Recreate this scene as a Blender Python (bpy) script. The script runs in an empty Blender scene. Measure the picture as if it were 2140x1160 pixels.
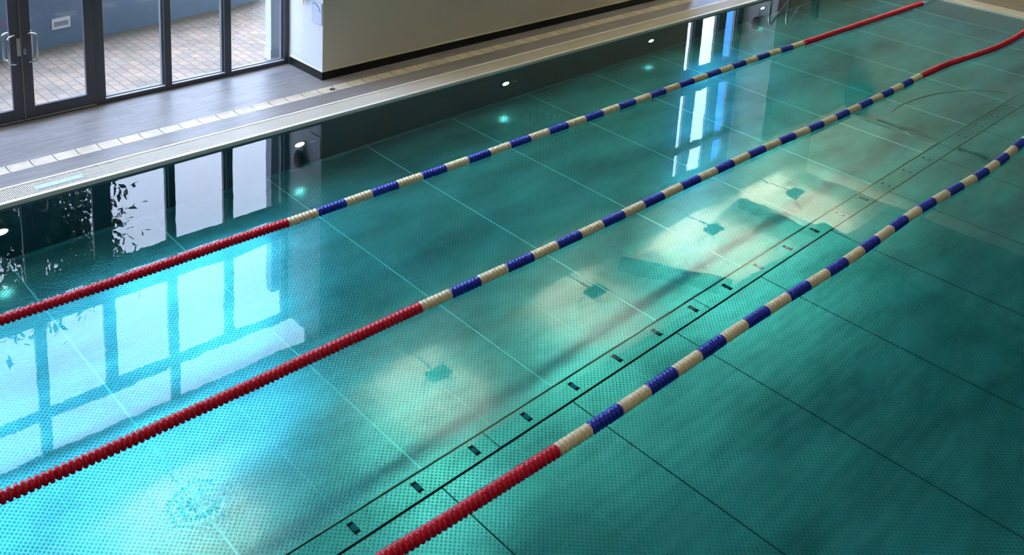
import bpy, bmesh, math, random
from mathutils import Matrix, Vector, noise
random.seed(7)
S = bpy.context.scene
C = S.collection
PI = math.pi

# ------------------------------------------------------------------ camera
cam_d = bpy.data.cameras.new('camera')
cam = bpy.data.objects.new('camera', cam_d); C.objects.link(cam); S.camera = cam
cam_d.sensor_width = 36.0
cam_d.lens = 2104.17 / 2140.0 * 36.0
cam_d.shift_x = (1070 - 1078.9) / 2140.0
cam_d.shift_y = (-54.96 - 580.0) / 2140.0
cam_d.clip_end = 300
M = Matrix.Rotation(-0.78539729, 4, 'Z') @ Matrix.Rotation(1.32178587, 4, 'X') @ Matrix.Rotation(0.06034812, 4, 'Z')
M.translation = Vector((-6.14488, -12.40563, 6.27964))
cam.matrix_world = M

# ------------------------------------------------------------------ colour management
S.view_settings.view_transform = 'Standard'
S.view_settings.look = 'None'
S.view_settings.gamma = 1
S.view_settings.use_curve_mapping = False
S.view_settings.exposure = 0.52
S.cycles.max_bounces = 12
S.cycles.transmission_bounces = 8
S.cycles.glossy_bounces = 5
S.cycles.diffuse_bounces = 4
S.cycles.transparent_max_bounces = 12
S.cycles.sample_clamp_indirect = 12
S.cycles.use_denoising = True

# ------------------------------------------------------------------ node helpers
def new_mat(name):
    m = bpy.data.materials.new(name); m.use_nodes = True
    nt = m.node_tree
    for n in list(nt.nodes): nt.nodes.remove(n)
    out = nt.nodes.new('ShaderNodeOutputMaterial')
    return m, nt, out
def N(nt, t, **kw):
    n = nt.nodes.new(t)
    for k, v in kw.items():
        if k == 'inp':
            for a, b in v.items(): n.inputs[a].default_value = b
        else: setattr(n, k, v)
    return n
def L(nt, a, b): nt.links.new(a, b)
def math_(nt, op, a, b=None, c=None):
    n = nt.nodes.new('ShaderNodeMath'); n.operation = op
    for i, v in enumerate((a, b, c)):
        if v is None: continue
        if isinstance(v, (int, float)): n.inputs[i].default_value = v
        else: nt.links.new(v, n.inputs[i])
    return n.outputs[0]
def col4(c): return (c[0], c[1], c[2], 1.0)
def mixc(nt, fac, a, b):
    n = nt.nodes.new('ShaderNodeMix'); n.data_type = 'RGBA'
    for i, v in ((0, fac), (6, a), (7, b)):
        if isinstance(v, (int, float)): n.inputs[i].default_value = v
        elif isinstance(v, (tuple, list)): n.inputs[i].default_value = col4(v)
        else: nt.links.new(v, n.inputs[i])
    return n.outputs[2]
def mat(name, color, rough=0.5, metal=0.0, var=0.12, scale=6.0, bump=0.0, bscale=40.0, spec=0.5, stretch=(1, 1, 1), emit=None, estr=0.0, coat=0.0):
    m, nt, out = new_mat(name)
    p = N(nt, 'ShaderNodeBsdfPrincipled', inp={'Roughness': rough, 'Metallic': metal, 'Specular IOR Level': spec, 'Coat Weight': coat})
    tc = N(nt, 'ShaderNodeTexCoord'); mp = N(nt, 'ShaderNodeMapping'); mp.inputs['Scale'].default_value = stretch
    L(nt, tc.outputs['Object'], mp.inputs['Vector'])
    nz = N(nt, 'ShaderNodeTexNoise', inp={'Scale': scale, 'Detail': 4.0})
    L(nt, mp.outputs[0], nz.inputs['Vector'])
    d = tuple(max(0, x * (1 - var)) for x in color); l = tuple(min(1, x * (1 + var)) for x in color)
    L(nt, mixc(nt, nz.outputs['Fac'], d, l), p.inputs['Base Color'])
    if bump:
        nb = N(nt, 'ShaderNodeTexNoise', inp={'Scale': bscale, 'Detail': 3.0})
        L(nt, mp.outputs[0], nb.inputs['Vector'])
        b = N(nt, 'ShaderNodeBump', inp={'Strength': bump, 'Distance': 0.01})
        L(nt, nb.outputs['Fac'], b.inputs['Height']); L(nt, b.outputs[0], p.inputs['Normal'])
    if emit:
        p.inputs['Emission Color'].default_value = col4(emit); p.inputs['Emission Strength'].default_value = estr
    L(nt, p.outputs[0], out.inputs['Surface'])
    return m

# ------------------------------------------------------------------ world
W = bpy.data.worlds.new('sky'); S.world = W; W.use_nodes = True
nt = W.node_tree
for n in list(nt.nodes): nt.nodes.remove(n)
wo = N(nt, 'ShaderNodeOutputWorld'); bg = N(nt, 'ShaderNodeBackground')
tc = N(nt, 'ShaderNodeTexCoord'); sep = N(nt, 'ShaderNodeSeparateXYZ')
L(nt, tc.outputs['Generated'], sep.inputs[0])
nz = N(nt, 'ShaderNodeTexNoise', inp={'Scale': 2.2, 'Detail': 6.0, 'Roughness': 0.6})
L(nt, tc.outputs['Generated'], nz.inputs['Vector'])
cr = N(nt, 'ShaderNodeValToRGB'); cr.color_ramp.elements[0].position = 0.38; cr.color_ramp.elements[1].position = 0.62
cr.color_ramp.elements[0].color = (0.50, 0.67, 1.0, 1); cr.color_ramp.elements[1].color = (0.66, 0.76, 1.0, 1)
L(nt, nz.outputs['Fac'], cr.inputs[0])
# hazy sun behind thin cloud: one broad bright part of the sky over the garden side, duller elsewhere
def smooth_(v, a, b):
    n = N(nt, 'ShaderNodeMapRange', interpolation_type='SMOOTHSTEP', inp={'From Min': a, 'From Max': b, 'To Min': 0.0, 'To Max': 1.0})
    L(nt, v, n.inputs['Value']); return n.outputs[0]
az = math_(nt, 'ARCTAN2', sep.outputs[1], sep.outputs[0])
el = sep.outputs[2]
azm = math_(nt, 'MULTIPLY', smooth_(az, 0.35, 0.55), math_(nt, 'SUBTRACT', 1.0, smooth_(az, 2.65, 3.0)))
elm = math_(nt, 'MULTIPLY', smooth_(el, 0.08, 0.25), math_(nt, 'SUBTRACT', 1.0, smooth_(el, 0.80, 0.92)))
SKY_BASE, SKY_BRIGHT = 2.1, 5.6
stren = math_(nt, 'ADD', SKY_BASE, math_(nt, 'MULTIPLY', math_(nt, 'MULTIPLY', azm, elm), math_(nt, 'ADD', SKY_BRIGHT, math_(nt, 'MULTIPLY', smooth_(az, 1.45, 1.8), 8.0))))
L(nt, cr.outputs[0], bg.inputs['Color'])
L(nt, stren, bg.inputs['Strength'])
L(nt, bg.outputs[0], wo.inputs['Surface'])

# ------------------------------------------------------------------ mesh helpers
def obj(name, bm, m, parent=None, smooth=False, loc=None):
    me = bpy.data.meshes.new(name)
    bmesh.ops.recalc_face_normals(bm, faces=bm.faces)
    bm.to_mesh(me); bm.free()
    if m: me.materials.append(m)
    if smooth:
        for p in me.polygons: p.use_smooth = True
    o = bpy.data.objects.new(name, me); C.objects.link(o)
    if parent: o.parent = parent
    if loc: o.location = loc
    return o
def box(bm, x0, x1, y0, y1, z0, z1, bev=0.0):
    r = bmesh.ops.create_cube(bm, size=1.0)
    for v in r['verts']:
        v.co = Vector(((x0 + x1) / 2 + v.co.x * (x1 - x0), (y0 + y1) / 2 + v.co.y * (y1 - y0), (z0 + z1) / 2 + v.co.z * (z1 - z0)))
    if bev:
        es = list({e for v in r['verts'] for e in v.link_edges})
        bmesh.ops.bevel(bm, geom=es, offset=bev, segments=2, affect='EDGES', profile=0.5)
def bx(x0, x1, y0, y1, z0, z1, bev=0.0):
    bm = bmesh.new(); box(bm, x0, x1, y0, y1, z0, z1, bev); return bm
def tube(bm, pts, r, seg=10, closed=False):
    pts = [Vector(p) for p in pts]; rings = []
    n = len(pts)
    up = None
    for i, p in enumerate(pts):
        a = pts[i - 1] if (i > 0 or closed) else p; b = pts[(i + 1) % n] if (i < n - 1 or closed) else p
        t = (b - a).normalized()
        if up is None:
            up = Vector((0, 0, 1)) if abs(t.z) < 0.9 else Vector((1, 0, 0))
        s = t.cross(up).normalized(); up = s.cross(t).normalized()
        rr = r[i] if isinstance(r, (list, tuple)) else r
        rings.append([bm.verts.new(p + (s * math.cos(k * 2 * PI / seg) + up * math.sin(k * 2 * PI / seg)) * rr) for k in range(seg)])
    rng = range(n) if closed else range(n - 1)
    for i in rng:
        A, B = rings[i], rings[(i + 1) % n]
        for k in range(seg):
            bm.faces.new((A[k], A[(k + 1) % seg], B[(k + 1) % seg], B[k]))
    if not closed:
        bm.faces.new(rings[0]); bm.faces.new(rings[-1])
def disc(bm, c, axis, r, h, seg=28, rad_in=0.0):
    # cylinder of height h along axis (unit vector) starting at c
    a = Vector(axis).normalized(); u = a.orthogonal().normalized(); v = a.cross(u)
    c = Vector(c)
    def ring(rr, d): return [bm.verts.new(c + a * d + (u * math.cos(k * 2 * PI / seg) + v * math.sin(k * 2 * PI / seg)) * rr) for k in range(seg)]
    o0, o1 = ring(r, 0), ring(r, h)
    if rad_in:
        i0, i1 = ring(rad_in, 0), ring(rad_in, h)
        for k in range(seg):
            j = (k + 1) % seg
            bm.faces.new((o0[k], o0[j], o1[j], o1[k])); bm.faces.new((i0[k], i1[k], i1[j], i0[j]))
            bm.faces.new((o1[k], o1[j], i1[j], i1[k])); bm.faces.new((o0[k], i0[k], i0[j], o0[j]))
    else:
        for k in range(seg):
            j = (k + 1) % seg
            bm.faces.new((o0[k], o0[j], o1[j], o1[k]))
        bm.faces.new(o0); bm.faces.new(o1)
def thing(name, label, cat, loc=(0, 0, 0), rz=0, group=None):
    o = bpy.data.objects.new(name, None); C.objects.link(o); o.location = loc; o.rotation_euler = (0, 0, rz)
    o.empty_display_size = 0.1
    return tag(o, label, cat, group)
def tag(o, label, cat, group=None):
    o['label'] = label; o['category'] = cat
    if group: o['group'] = group
    return o
def struct(name, bm, m, label=None, smooth=False):
    o = obj(name, bm, m, smooth=smooth); o['kind'] = 'structure'
    if label: o['label'] = label
    return o
def copy_tree(o, parent=None):
    c = o.copy(); C.objects.link(c)
    if parent: c.parent = parent
    for ch in list(o.children): copy_tree(ch, c)
    return c
def area(name, loc, rot, sx, sy, power, color, parent=None, spread=None):
    l = bpy.data.lights.new(name, 'AREA'); l.shape = 'DISK' if 'pool' in name else 'RECTANGLE'; l.size = sx; l.size_y = sy; l.energy = power; l.color = color
    if spread: l.spread = spread
    o = bpy.data.objects.new(name, l); C.objects.link(o); o.location = loc; o.rotation_euler = rot
    if parent: o.parent = parent
    return o

# ------------------------------------------------------------------ dimensions
X0, X1 = -6.15, 18.88          # pool ends
Y0, Y1 = -12.5, 0.0            # pool sides (left edge of the photo is y = 0)
DEP = 1.548                    # pool floor depth
ZD = 0.05                      # deck level
WY = 2.45                      # window plane
PX, PY = 3.08, 1.37            # corner of the wall block
CZ = 7.8                       # ceiling
SEAM0, SEAMD = 1.1743, 1.8452

# ------------------------------------------------------------------ materials
def steel_floor_mat(name, dots=0.040, joints=True, tint=(0.56, 0.60, 0.62)):
    m, nt, out = new_mat(name)
    p = N(nt, 'ShaderNodeBsdfPrincipled', inp={'Roughness': 0.18, 'Metallic': 0.6})
    geo = N(nt, 'ShaderNodeNewGeometry'); sx = N(nt, 'ShaderNodeSeparateXYZ'); L(nt, geo.outputs['Position'], sx.inputs[0])
    X, Y = sx.outputs[0], sx.outputs[1]
    # embossed nubs on a square grid turned by 45 degrees
    u = math_(nt, 'MULTIPLY', math_(nt, 'ADD', X, Y), PI / dots * 0.7071)
    v = math_(nt, 'MULTIPLY', math_(nt, 'SUBTRACT', X, Y), PI / dots * 0.7071)
    h = math_(nt, 'ABSOLUTE', math_(nt, 'MULTIPLY', math_(nt, 'SINE', u), math_(nt, 'SINE', v)))
    nub = N(nt, 'ShaderNodeMapRange', interpolation_type='SMOOTHSTEP', inp={'From Min': 0.45, 'From Max': 0.85}); L(nt, h, nub.inputs['Value'])
    nubs = nub.outputs[0]
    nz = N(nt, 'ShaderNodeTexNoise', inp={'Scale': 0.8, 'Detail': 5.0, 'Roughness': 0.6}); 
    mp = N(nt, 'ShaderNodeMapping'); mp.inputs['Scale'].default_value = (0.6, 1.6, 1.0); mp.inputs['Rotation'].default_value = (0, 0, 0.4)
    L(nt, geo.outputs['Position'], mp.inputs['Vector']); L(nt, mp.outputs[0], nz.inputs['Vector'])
    cloud = N(nt, 'ShaderNodeMapRange', inp={'From Min': 0.3, 'From Max': 0.7, 'To Min': 0.56, 'To Max': 1.3}); L(nt, nz.outputs['Fac'], cloud.inputs['Value'])  # blotches stand for blurred ceiling reflections, painted into the steel colour
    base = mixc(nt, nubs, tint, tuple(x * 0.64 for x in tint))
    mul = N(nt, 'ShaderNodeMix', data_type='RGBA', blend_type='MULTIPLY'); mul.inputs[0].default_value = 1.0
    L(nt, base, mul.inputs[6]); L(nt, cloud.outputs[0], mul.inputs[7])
    colr = mul.outputs[2]
    if joints:
        t = math_(nt, 'FRACT', math_(nt, 'DIVIDE', math_(nt, 'SUBTRACT', X, SEAM0 - SEAMD * 20 - SEAMD / 2), SEAMD))
        d = math_(nt, 'MULTIPLY', math_(nt, 'ABSOLUTE', math_(nt, 'SUBTRACT', t, 0.5)), SEAMD)
        weld = math_(nt, 'LESS_THAN', d, math_(nt, 'SUBTRACT', 0.0095, math_(nt, 'MULTIPLY', math_(nt, 'LESS_THAN', Y, -6.34), 0.0)))
        t2 = math_(nt, 'FRACT', math_(nt, 'DIVIDE', math_(nt, 'SUBTRACT', X, SEAM0 - SEAMD * 20), SEAMD))
        d2 = math_(nt, 'MULTIPLY', math_(nt, 'ABSOLUTE', math_(nt, 'SUBTRACT', t2, 0.5)), SEAMD)
        fine = math_(nt, 'LESS_THAN', d2, 0.005)
        # ground weld seams stay bright on the near half, dark on the right of the joint strip
        right = math_(nt, 'LESS_THAN', Y, -6.34)
        seamc = mixc(nt, right, (0.95, 0.98, 0.95), (0.05, 0.07, 0.07))
        colr = mixc(nt, weld, colr, seamc)
        L(nt, math_(nt, 'SUBTRACT', 0.6, math_(nt, 'MULTIPLY', weld, 0.35)), p.inputs['Metallic'])
        colr = mixc(nt, math_(nt, 'MULTIPLY', fine, 0.35), colr, (0.8, 0.85, 0.85))
    L(nt, colr, p.inputs['Base Color'])
    b = N(nt, 'ShaderNodeBump', inp={'Strength': 0.3, 'Distance': 0.004}); L(nt, nubs, b.inputs['Height']); L(nt, b.outputs[0], p.inputs['Normal'])
    L(nt, p.outputs[0], out.inputs['Surface'])
    return m
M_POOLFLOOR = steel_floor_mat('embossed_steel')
M_STRIP = steel_floor_mat('strip_steel', joints=False, tint=(0.50, 0.58, 0.58))
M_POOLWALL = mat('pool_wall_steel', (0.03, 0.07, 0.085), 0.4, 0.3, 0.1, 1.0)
M_DARKGAP = mat('dark_gap', (0.01, 0.012, 0.012), 0.8)
M_STEEL = mat('brushed_steel', (0.62, 0.62, 0.60), 0.22, 1.0, 0.06, 60, stretch=(1, 8, 1))
M_STEELD = mat('dull_steel', (0.45, 0.46, 0.45), 0.4, 0.9, 0.1, 30)
M_FRAME = mat('anthracite_frame', (0.07, 0.075, 0.095), 0.42, 0.2, 0.1, 30)
M_FRAMEIN = mat('grey_glazing_bead', (0.20, 0.21, 0.23), 0.4, 0.3, 0.1, 30)
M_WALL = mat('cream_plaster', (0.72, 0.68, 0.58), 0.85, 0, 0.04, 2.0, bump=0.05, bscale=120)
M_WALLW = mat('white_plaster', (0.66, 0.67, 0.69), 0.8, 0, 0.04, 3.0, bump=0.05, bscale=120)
M_BASE = mat('black_skirting_tile', (0.012, 0.012, 0.013), 0.4, 0, 0.3, 20, spec=0.2)
M_CREAM = mat('cream_bead', (0.75, 0.72, 0.52), 0.6, 0, 0.05, 10)
M_WHITE = mat('white_coping', (0.86, 0.84, 0.80), 0.35, 0, 0.05, 8)
M_CEIL = mat('ceiling_plaster', (0.68, 0.66, 0.58), 0.9, 0, 0.06, 1.5)
M_BEAM = mat('beam_paint', (0.06, 0.09, 0.09), 0.7, 0, 0.1, 3)
M_SLAT = mat('slat_paint', (0.75, 0.72, 0.62), 0.7, 0, 0.1, 3)
M_BLACK = mat('black_plastic', (0.015, 0.015, 0.017), 0.5)

def tile_mat(name, c1, c2, grout, bw, bh, mortar, rough, offset=0.37, rot=0, bumpy=0.2, streak=True):
    m, nt, out = new_mat(name)
    p = N(nt, 'ShaderNodeBsdfPrincipled', inp={'Roughness': rough})
    tc = N(nt, 'ShaderNodeNewGeometry'); mp = N(nt, 'ShaderNodeMapping'); mp.inputs['Rotation'].default_value = (0, 0, rot)
    L(nt, tc.outputs['Position'], mp.inputs['Vector'])
    b = N(nt, 'ShaderNodeTexBrick', inp={'Color1': col4(c1), 'Color2': col4(c2), 'Mortar': col4(grout), 'Scale': 1.0, 'Mortar Size': mortar, 'Mortar Smooth': 0.1, 'Brick Width': bw, 'Row Height': bh, 'Bias': 0.0})
    b.offset = offset; b.offset_frequency = 2
    L(nt, mp.outputs[0], b.inputs['Vector'])
    nz = N(nt, 'ShaderNodeTexNoise', inp={'Scale': 3.0, 'Detail': 6.0, 'Roughness': 0.65})
    mp2 = N(nt, 'ShaderNodeMapping'); mp2.inputs['Scale'].default_value = (0.7, 6, 1) if streak else (1, 1, 1); L(nt, tc.outputs['Position'], mp2.inputs['Vector']); L(nt, mp2.outputs[0], nz.inputs['Vector'])
    r = N(nt, 'ShaderNodeMapRange', inp={'From Min': 0.3, 'From Max': 0.7, 'To Min': 0.75, 'To Max': 1.2}); L(nt, nz.outputs['Fac'], r.inputs['Value'])
    mul = N(nt, 'ShaderNodeMix', data_type='RGBA', blend_type='MULTIPLY'); mul.inputs[0].default_value = 1.0
    L(nt, b.outputs['Color'], mul.inputs[6]); L(nt, r.outputs[0], mul.inputs[7]); L(nt, mul.outputs[2], p.inputs['Base Color'])
    bp = N(nt, 'ShaderNodeBump', inp={'Strength': bumpy, 'Distance': 0.003}); bp.invert = True
    L(nt, b.outputs['Fac'], bp.inputs['Height']); L(nt, bp.outputs[0], p.inputs['Normal'])
    L(nt, p.outputs[0], out.inputs['Surface'])
    return m
M_DECK = tile_mat('grey_plank_tile', (0.205, 0.197, 0.205), (0.17, 0.163, 0.17), (0.27, 0.26, 0.25), 0.9, 0.165, 0.0035, 0.42)
M_FARDECK = tile_mat('brown_stone_tile', (0.20, 0.17, 0.13), (0.15, 0.13, 0.10), (0.12, 0.10, 0.08), 0.6, 0.165, 0.004, 0.5, rot=PI / 2)
M_TAN = tile_mat('tan_channel_tile', (0.60, 0.53, 0.42), (0.56, 0.49, 0.39), (0.12, 0.10, 0.08), 0.3055, 10.0, 0.008, 0.45, offset=0.0, streak=False)

def paving_mat():
    m, nt, out = new_mat('block_paving')
    p = N(nt, 'ShaderNodeBsdfPrincipled', inp={'Roughness': 0.85})
    tc = N(nt, 'ShaderNodeNewGeometry'); mp = N(nt, 'ShaderNodeMapping'); mp.inputs['Rotation'].default_value = (0, 0, PI / 2 + 0.0)
    nzw = N(nt, 'ShaderNodeTexNoise', inp={'Scale': 4.0, 'Detail': 2.0}); L(nt, tc.outputs['Position'], nzw.inputs['Vector'])
    vm = N(nt, 'ShaderNodeVectorMath', operation='SCALE'); vm.inputs['Scale'].default_value = 0.03; L(nt, nzw.outputs['Color'], vm.inputs[0])
    va = N(nt, 'ShaderNodeVectorMath', operation='ADD'); L(nt, tc.outputs['Position'], va.inputs[0]); L(nt, vm.outputs[0], va.inputs[1])
    L(nt, va.outputs[0], mp.inputs['Vector'])
    b = N(nt, 'ShaderNodeTexBrick', inp={'Color1': (0.38, 0.265, 0.19, 1), 'Color2': (0.27, 0.22, 0.18, 1), 'Mortar': (0.09, 0.08, 0.068, 1), 'Scale': 1.0, 'Mortar Size': 0.007, 'Mortar Smooth': 0.4, 'Brick Width': 0.24, 'Row Height': 0.17})
    b.offset = 0.5
    L(nt, mp.outputs[0], b.inputs['Vector'])
    nz = N(nt, 'ShaderNodeTexNoise', inp={'Scale': 1.3, 'Detail': 5.0, 'Roughness': 0.6}); L(nt, tc.outputs['Position'], nz.inputs['Vector'])
    r = N(nt, 'ShaderNodeMapRange', inp={'From Min': 0.3, 'From Max': 0.7, 'To Min': 0.75, 'To Max': 1.15}); L(nt, nz.outputs['Fac'], r.inputs['Value'])
    nm = N(nt, 'ShaderNodeTexNoise', inp={'Scale': 1.9, 'Detail': 6.0, 'Roughness': 0.7}); mpm = N(nt, 'ShaderNodeMapping'); mpm.inputs['Location'].default_value = (5, 3, 0); L(nt, tc.outputs['Position'], mpm.inputs[0]); L(nt, mpm.outputs[0], nm.inputs['Vector'])
    rm = N(nt, 'ShaderNodeMapRange', inp={'From Min': 0.52, 'From Max': 0.72, 'To Min': 0.0, 'To Max': 0.5}); L(nt, nm.outputs['Fac'], rm.inputs['Value'])
    moss = mixc(nt, rm.outputs[0], b.outputs['Color'], (0.16, 0.165, 0.08))
    mul = N(nt, 'ShaderNodeMix', data_type='RGBA', blend_type='MULTIPLY'); mul.inputs[0].default_value = 1.0
    L(nt, moss, mul.inputs[6]); L(nt, r.outputs[0], mul.inputs[7])
    # dirt gathered along the foot of the blue wall
    sx = N(nt, 'ShaderNodeSeparateXYZ'); L(nt, tc.outputs['Position'], sx.inputs[0])
    dd = math_(nt, 'SUBTRACT', sx.outputs[1], math_(nt, 'MULTIPLY', sx.outputs[0], 0.15))
    dn = math_(nt, 'ADD', dd, math_(nt, 'MULTIPLY', nz.outputs['Fac'], 0.5))
    dr = N(nt, 'ShaderNodeMapRange', inp={'From Min': 5.25, 'From Max': 5.6, 'To Min': 0.0, 'To Max': 0.75}); L(nt, dn, dr.inputs['Value'])
    L(nt, mixc(nt, dr.outputs[0], mul.outputs[2], (0.06, 0.055, 0.03)), p.inputs['Base Color'])
    bp = N(nt, 'ShaderNodeBump', inp={'Strength': 0.4, 'Distance': 0.005}); bp.invert = True
    L(nt, b.outputs['Fac'], bp.inputs['Height']); L(nt, bp.outputs[0], p.inputs['Normal'])
    L(nt, p.outputs[0], out.inputs['Surface'])
    return m
M_PAVE = paving_mat()
M_BLUEWALL = mat('blue_render', (0.12, 0.165, 0.22), 0.9, 0, 0.12, 2.5, bump=0.1, bscale=60)

def glass_mat():
    m, nt, out = new_mat('window_glass')
    tr = N(nt, 'ShaderNodeBsdfTransparent'); tr.inputs[0].default_value = (0.93, 0.96, 0.96, 1)
    gl = N(nt, 'ShaderNodeBsdfGlossy', inp={'Roughness': 0.0}); gl.inputs[0].default_value = (1, 1, 1, 1)
    fr = N(nt, 'ShaderNodeFresnel'); gb = N(nt, 'ShaderNodeNewGeometry')
    L(nt, math_(nt, 'SUBTRACT', 1.6, math_(nt, 'MULTIPLY', gb.outputs['Backfacing'], 0.975)), fr.inputs['IOR'])   # same sheet reflection from both sides
    mx = N(nt, 'ShaderNodeMixShader'); L(nt, fr.outputs[0], mx.inputs[0]); L(nt, tr.outputs[0], mx.inputs[1]); L(nt, gl.outputs[0], mx.inputs[2])
    L(nt, mx.outputs[0], out.inputs['Surface'])
    return m
M_GLASS = glass_mat()

def water_mat():
    m, nt, out = new_mat('pool_water')
    g = N(nt, 'ShaderNodeBsdfGlass', inp={'Roughness': 0.0, 'IOR': 1.333}); g.inputs['Color'].default_value = (1, 1, 1, 1)
    geo = N(nt, 'ShaderNodeNewGeometry')
    n1 = N(nt, 'ShaderNodeTexNoise', inp={'Scale': 1.1, 'Detail': 2.0}); L(nt, geo.outputs['Position'], n1.inputs['Vector'])
    n2 = N(nt, 'ShaderNodeTexNoise', inp={'Scale': 9.0, 'Detail': 2.0}); L(nt, geo.outputs['Position'], n2.inputs['Vector'])
    h = math_(nt, 'ADD', math_(nt, 'MULTIPLY', n1.outputs['Fac'], 0.75), math_(nt, 'MULTIPLY', n2.outputs['Fac'], 0.05))
    # small ring ripples round one spot near the near end of lane two
    vs = N(nt, 'ShaderNodeVectorMath', operation='DISTANCE'); vs.inputs[1].default_value = (RIP[0], RIP[1], 0); L(nt, geo.outputs['Position'], vs.inputs[0])
    d = vs.outputs['Value']
    n3 = N(nt, 'ShaderNodeTexNoise', inp={'Scale': 7.0, 'Detail': 2.0}); L(nt, geo.outputs['Position'], n3.inputs['Vector'])
    w = math_(nt, 'SINE', math_(nt, 'MULTIPLY', math_(nt, 'ADD', d, math_(nt, 'MULTIPLY', n3.outputs['Fac'], 0.12)), 62.0))
    env = math_(nt, 'POWER', math_(nt, 'MAXIMUM', math_(nt, 'SUBTRACT', 1.0, math_(nt, 'DIVIDE', d, 0.55)), 0.0), 1.6)
    h = math_(nt, 'ADD', h, math_(nt, 'MULTIPLY', math_(nt, 'MULTIPLY', w, env), 0.25))
    b = N(nt, 'ShaderNodeBump', inp={'Strength': 1.0, 'Distance': 0.002}); L(nt, h, b.inputs['Height'])
    L(nt, b.outputs[0], g.inputs['Normal'])
    L(nt, g.outputs[0], out.inputs['Surface'])
    va = N(nt, 'ShaderNodeVolumeAbsorption'); va.inputs['Color'].default_value = (0.0, 0.927, 0.968, 1); va.inputs['Density'].default_value = 0.58
    L(nt, va.outputs[0], out.inputs['Volume'])
    return m
RIP = (-2.98, -6.0)
M_WATER = water_mat()

# ------------------------------------------------------------------ pool shell
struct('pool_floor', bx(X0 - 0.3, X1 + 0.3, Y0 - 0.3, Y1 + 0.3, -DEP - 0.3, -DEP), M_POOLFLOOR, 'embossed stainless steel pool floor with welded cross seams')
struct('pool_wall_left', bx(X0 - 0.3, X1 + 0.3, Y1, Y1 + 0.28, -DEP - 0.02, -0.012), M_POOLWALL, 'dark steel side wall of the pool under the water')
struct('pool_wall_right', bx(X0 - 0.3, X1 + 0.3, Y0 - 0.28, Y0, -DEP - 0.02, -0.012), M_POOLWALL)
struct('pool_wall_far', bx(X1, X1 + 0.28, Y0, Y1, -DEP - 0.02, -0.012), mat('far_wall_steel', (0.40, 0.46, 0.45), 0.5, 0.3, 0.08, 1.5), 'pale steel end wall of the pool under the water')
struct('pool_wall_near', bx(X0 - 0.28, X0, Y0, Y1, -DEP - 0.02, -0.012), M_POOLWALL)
bm = bmesh.new()   # upstand where floor and left wall meet
box(bm, X0, X1, -0.05, 0.0, -DEP, -DEP + 0.035)
struct('trim_0', bm, mat('steel_upstand', (0.35, 0.45, 0.45), 0.4, 0.4), 'thin steel angle where the pool wall meets the floor')

# joint strip in the pool floor with pull slots
YA, YB = -6.05, -6.34
def strip_plate(xa, xb, slots):
    t = thing('floor_cover_plate', 'embossed steel cover plate', 'cover plate', (xa, 0, -DEP))
    bm = bmesh.new(); box(bm, 0.006, xb - xa - 0.006, YB + 0.008, YA - 0.012, 0.0, 0.012, 0.002)
    obj('plate', bm, M_STRIP, t)
    for s in slots:
        bm = bmesh.new(); box(bm, s - xa - 0.032, s - xa + 0.032, -6.265, -6.12, 0.0115, 0.0135)
        o = obj('pull_slot', bm, M_DARKGAP, t); o['label'] = 'dark pull slot'
        bm = bmesh.new(); box(bm, s - xa - 0.024, s - xa + 0.030, -6.232, -6.155, 0.0135, 0.017, 0.001)
        obj('slot_bar', bm, mat_bar, o)
    return t
mat_bar = mat('blue_steel_bar', (0.12, 0.24, 0.30), 0.9, 0.0, spec=0.1)
slots = [-1.59 + 0.7367 * k for k in range(-5, 23)]
xs = [X0, -3.52, 0.11, 3.74, 7.37, 11.0, 14.63, 18.26, X1]
lab = ['nearest floor cover plate, beyond the bottom of the frame', 'slotted floor cover plate running into the bottom edge of the photo',
 'slotted floor cover plate in the middle, right after the joint beside the red rope end', 'slotted floor cover plate in front of the cream ceiling reflection',
 'floor cover plate beyond the cream reflection, before the pale cross band', 'floor cover plate just past the pale cross band',
 'far floor cover plate near the right edge of the frame', 'short floor cover plate at the far pool end']
for i in range(len(xs) - 1):
    t = strip_plate(xs[i], xs[i + 1], [s for s in slots if xs[i] + 0.1 < s < xs[i + 1] - 0.1])
    t['label'] = lab[i]; t['group'] = 'cover plates of the pool floor strip'
bm = bmesh.new(); box(bm, X0, X1, YB - 0.012, YB + 0.008, -DEP - 0.01, -DEP + 0.004)
struct('trim_1', bm, M_DARKGAP, 'dark gap along the right side of the floor strip')
bm = bmesh.new(); box(bm, X0, X1, YA - 0.013, YA + 0.006, -DEP - 0.01, -DEP + 0.003)
struct('trim_2', bm, M_DARKGAP, 'dark gap along the left side of the floor strip')
bm = bmesh.new(); box(bm, X0, X1, YA + 0.006, YA + 0.020, -DEP - 0.01, -DEP + 0.010, 0.003)
struct('trim_3', bm, mat('bright_lip', (0.55, 0.46, 0.34), 0.35, 0.5), 'bright lip beside the floor strip')
struct('trim_15', bx(X1 - 0.05, X1, Y0, Y1, -DEP, -DEP + 0.03), mat('far_weld', (0.85, 0.9, 0.85), 0.3, 0.6), 'bright weld where the far wall meets the pool floor')
# pale and dark cross bands laid on the pool floor
bm = bmesh.new(); box(bm, 10.86, 10.98, -6.04, -4.42, -DEP, -DEP + 0.01, 0.003)
struct('trim_4', bm, mat('pale_band', (0.72, 0.62, 0.50), 0.5, 0.1), 'pale cross band on the pool floor')
bm = bmesh.new(); box(bm, 11.04, 11.16, -6.04, -4.50, -DEP, -DEP + 0.004)
box(bm, 11.0, 11.14, -10.5, -6.36, -DEP, -DEP + 0.004)
struct('trim_5', bm, mat('dark_band', (0.14, 0.20, 0.20), 0.6, 0.1), 'dark cross band behind the pale one')

# water
bm = bx(X0 - 0.1, X1 + 0.1, Y0 - 0.1, Y1 + 0.1, -DEP - 0.1, 0.0)
wat = struct('water', bm, M_WATER, 'clear teal pool water')

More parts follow.
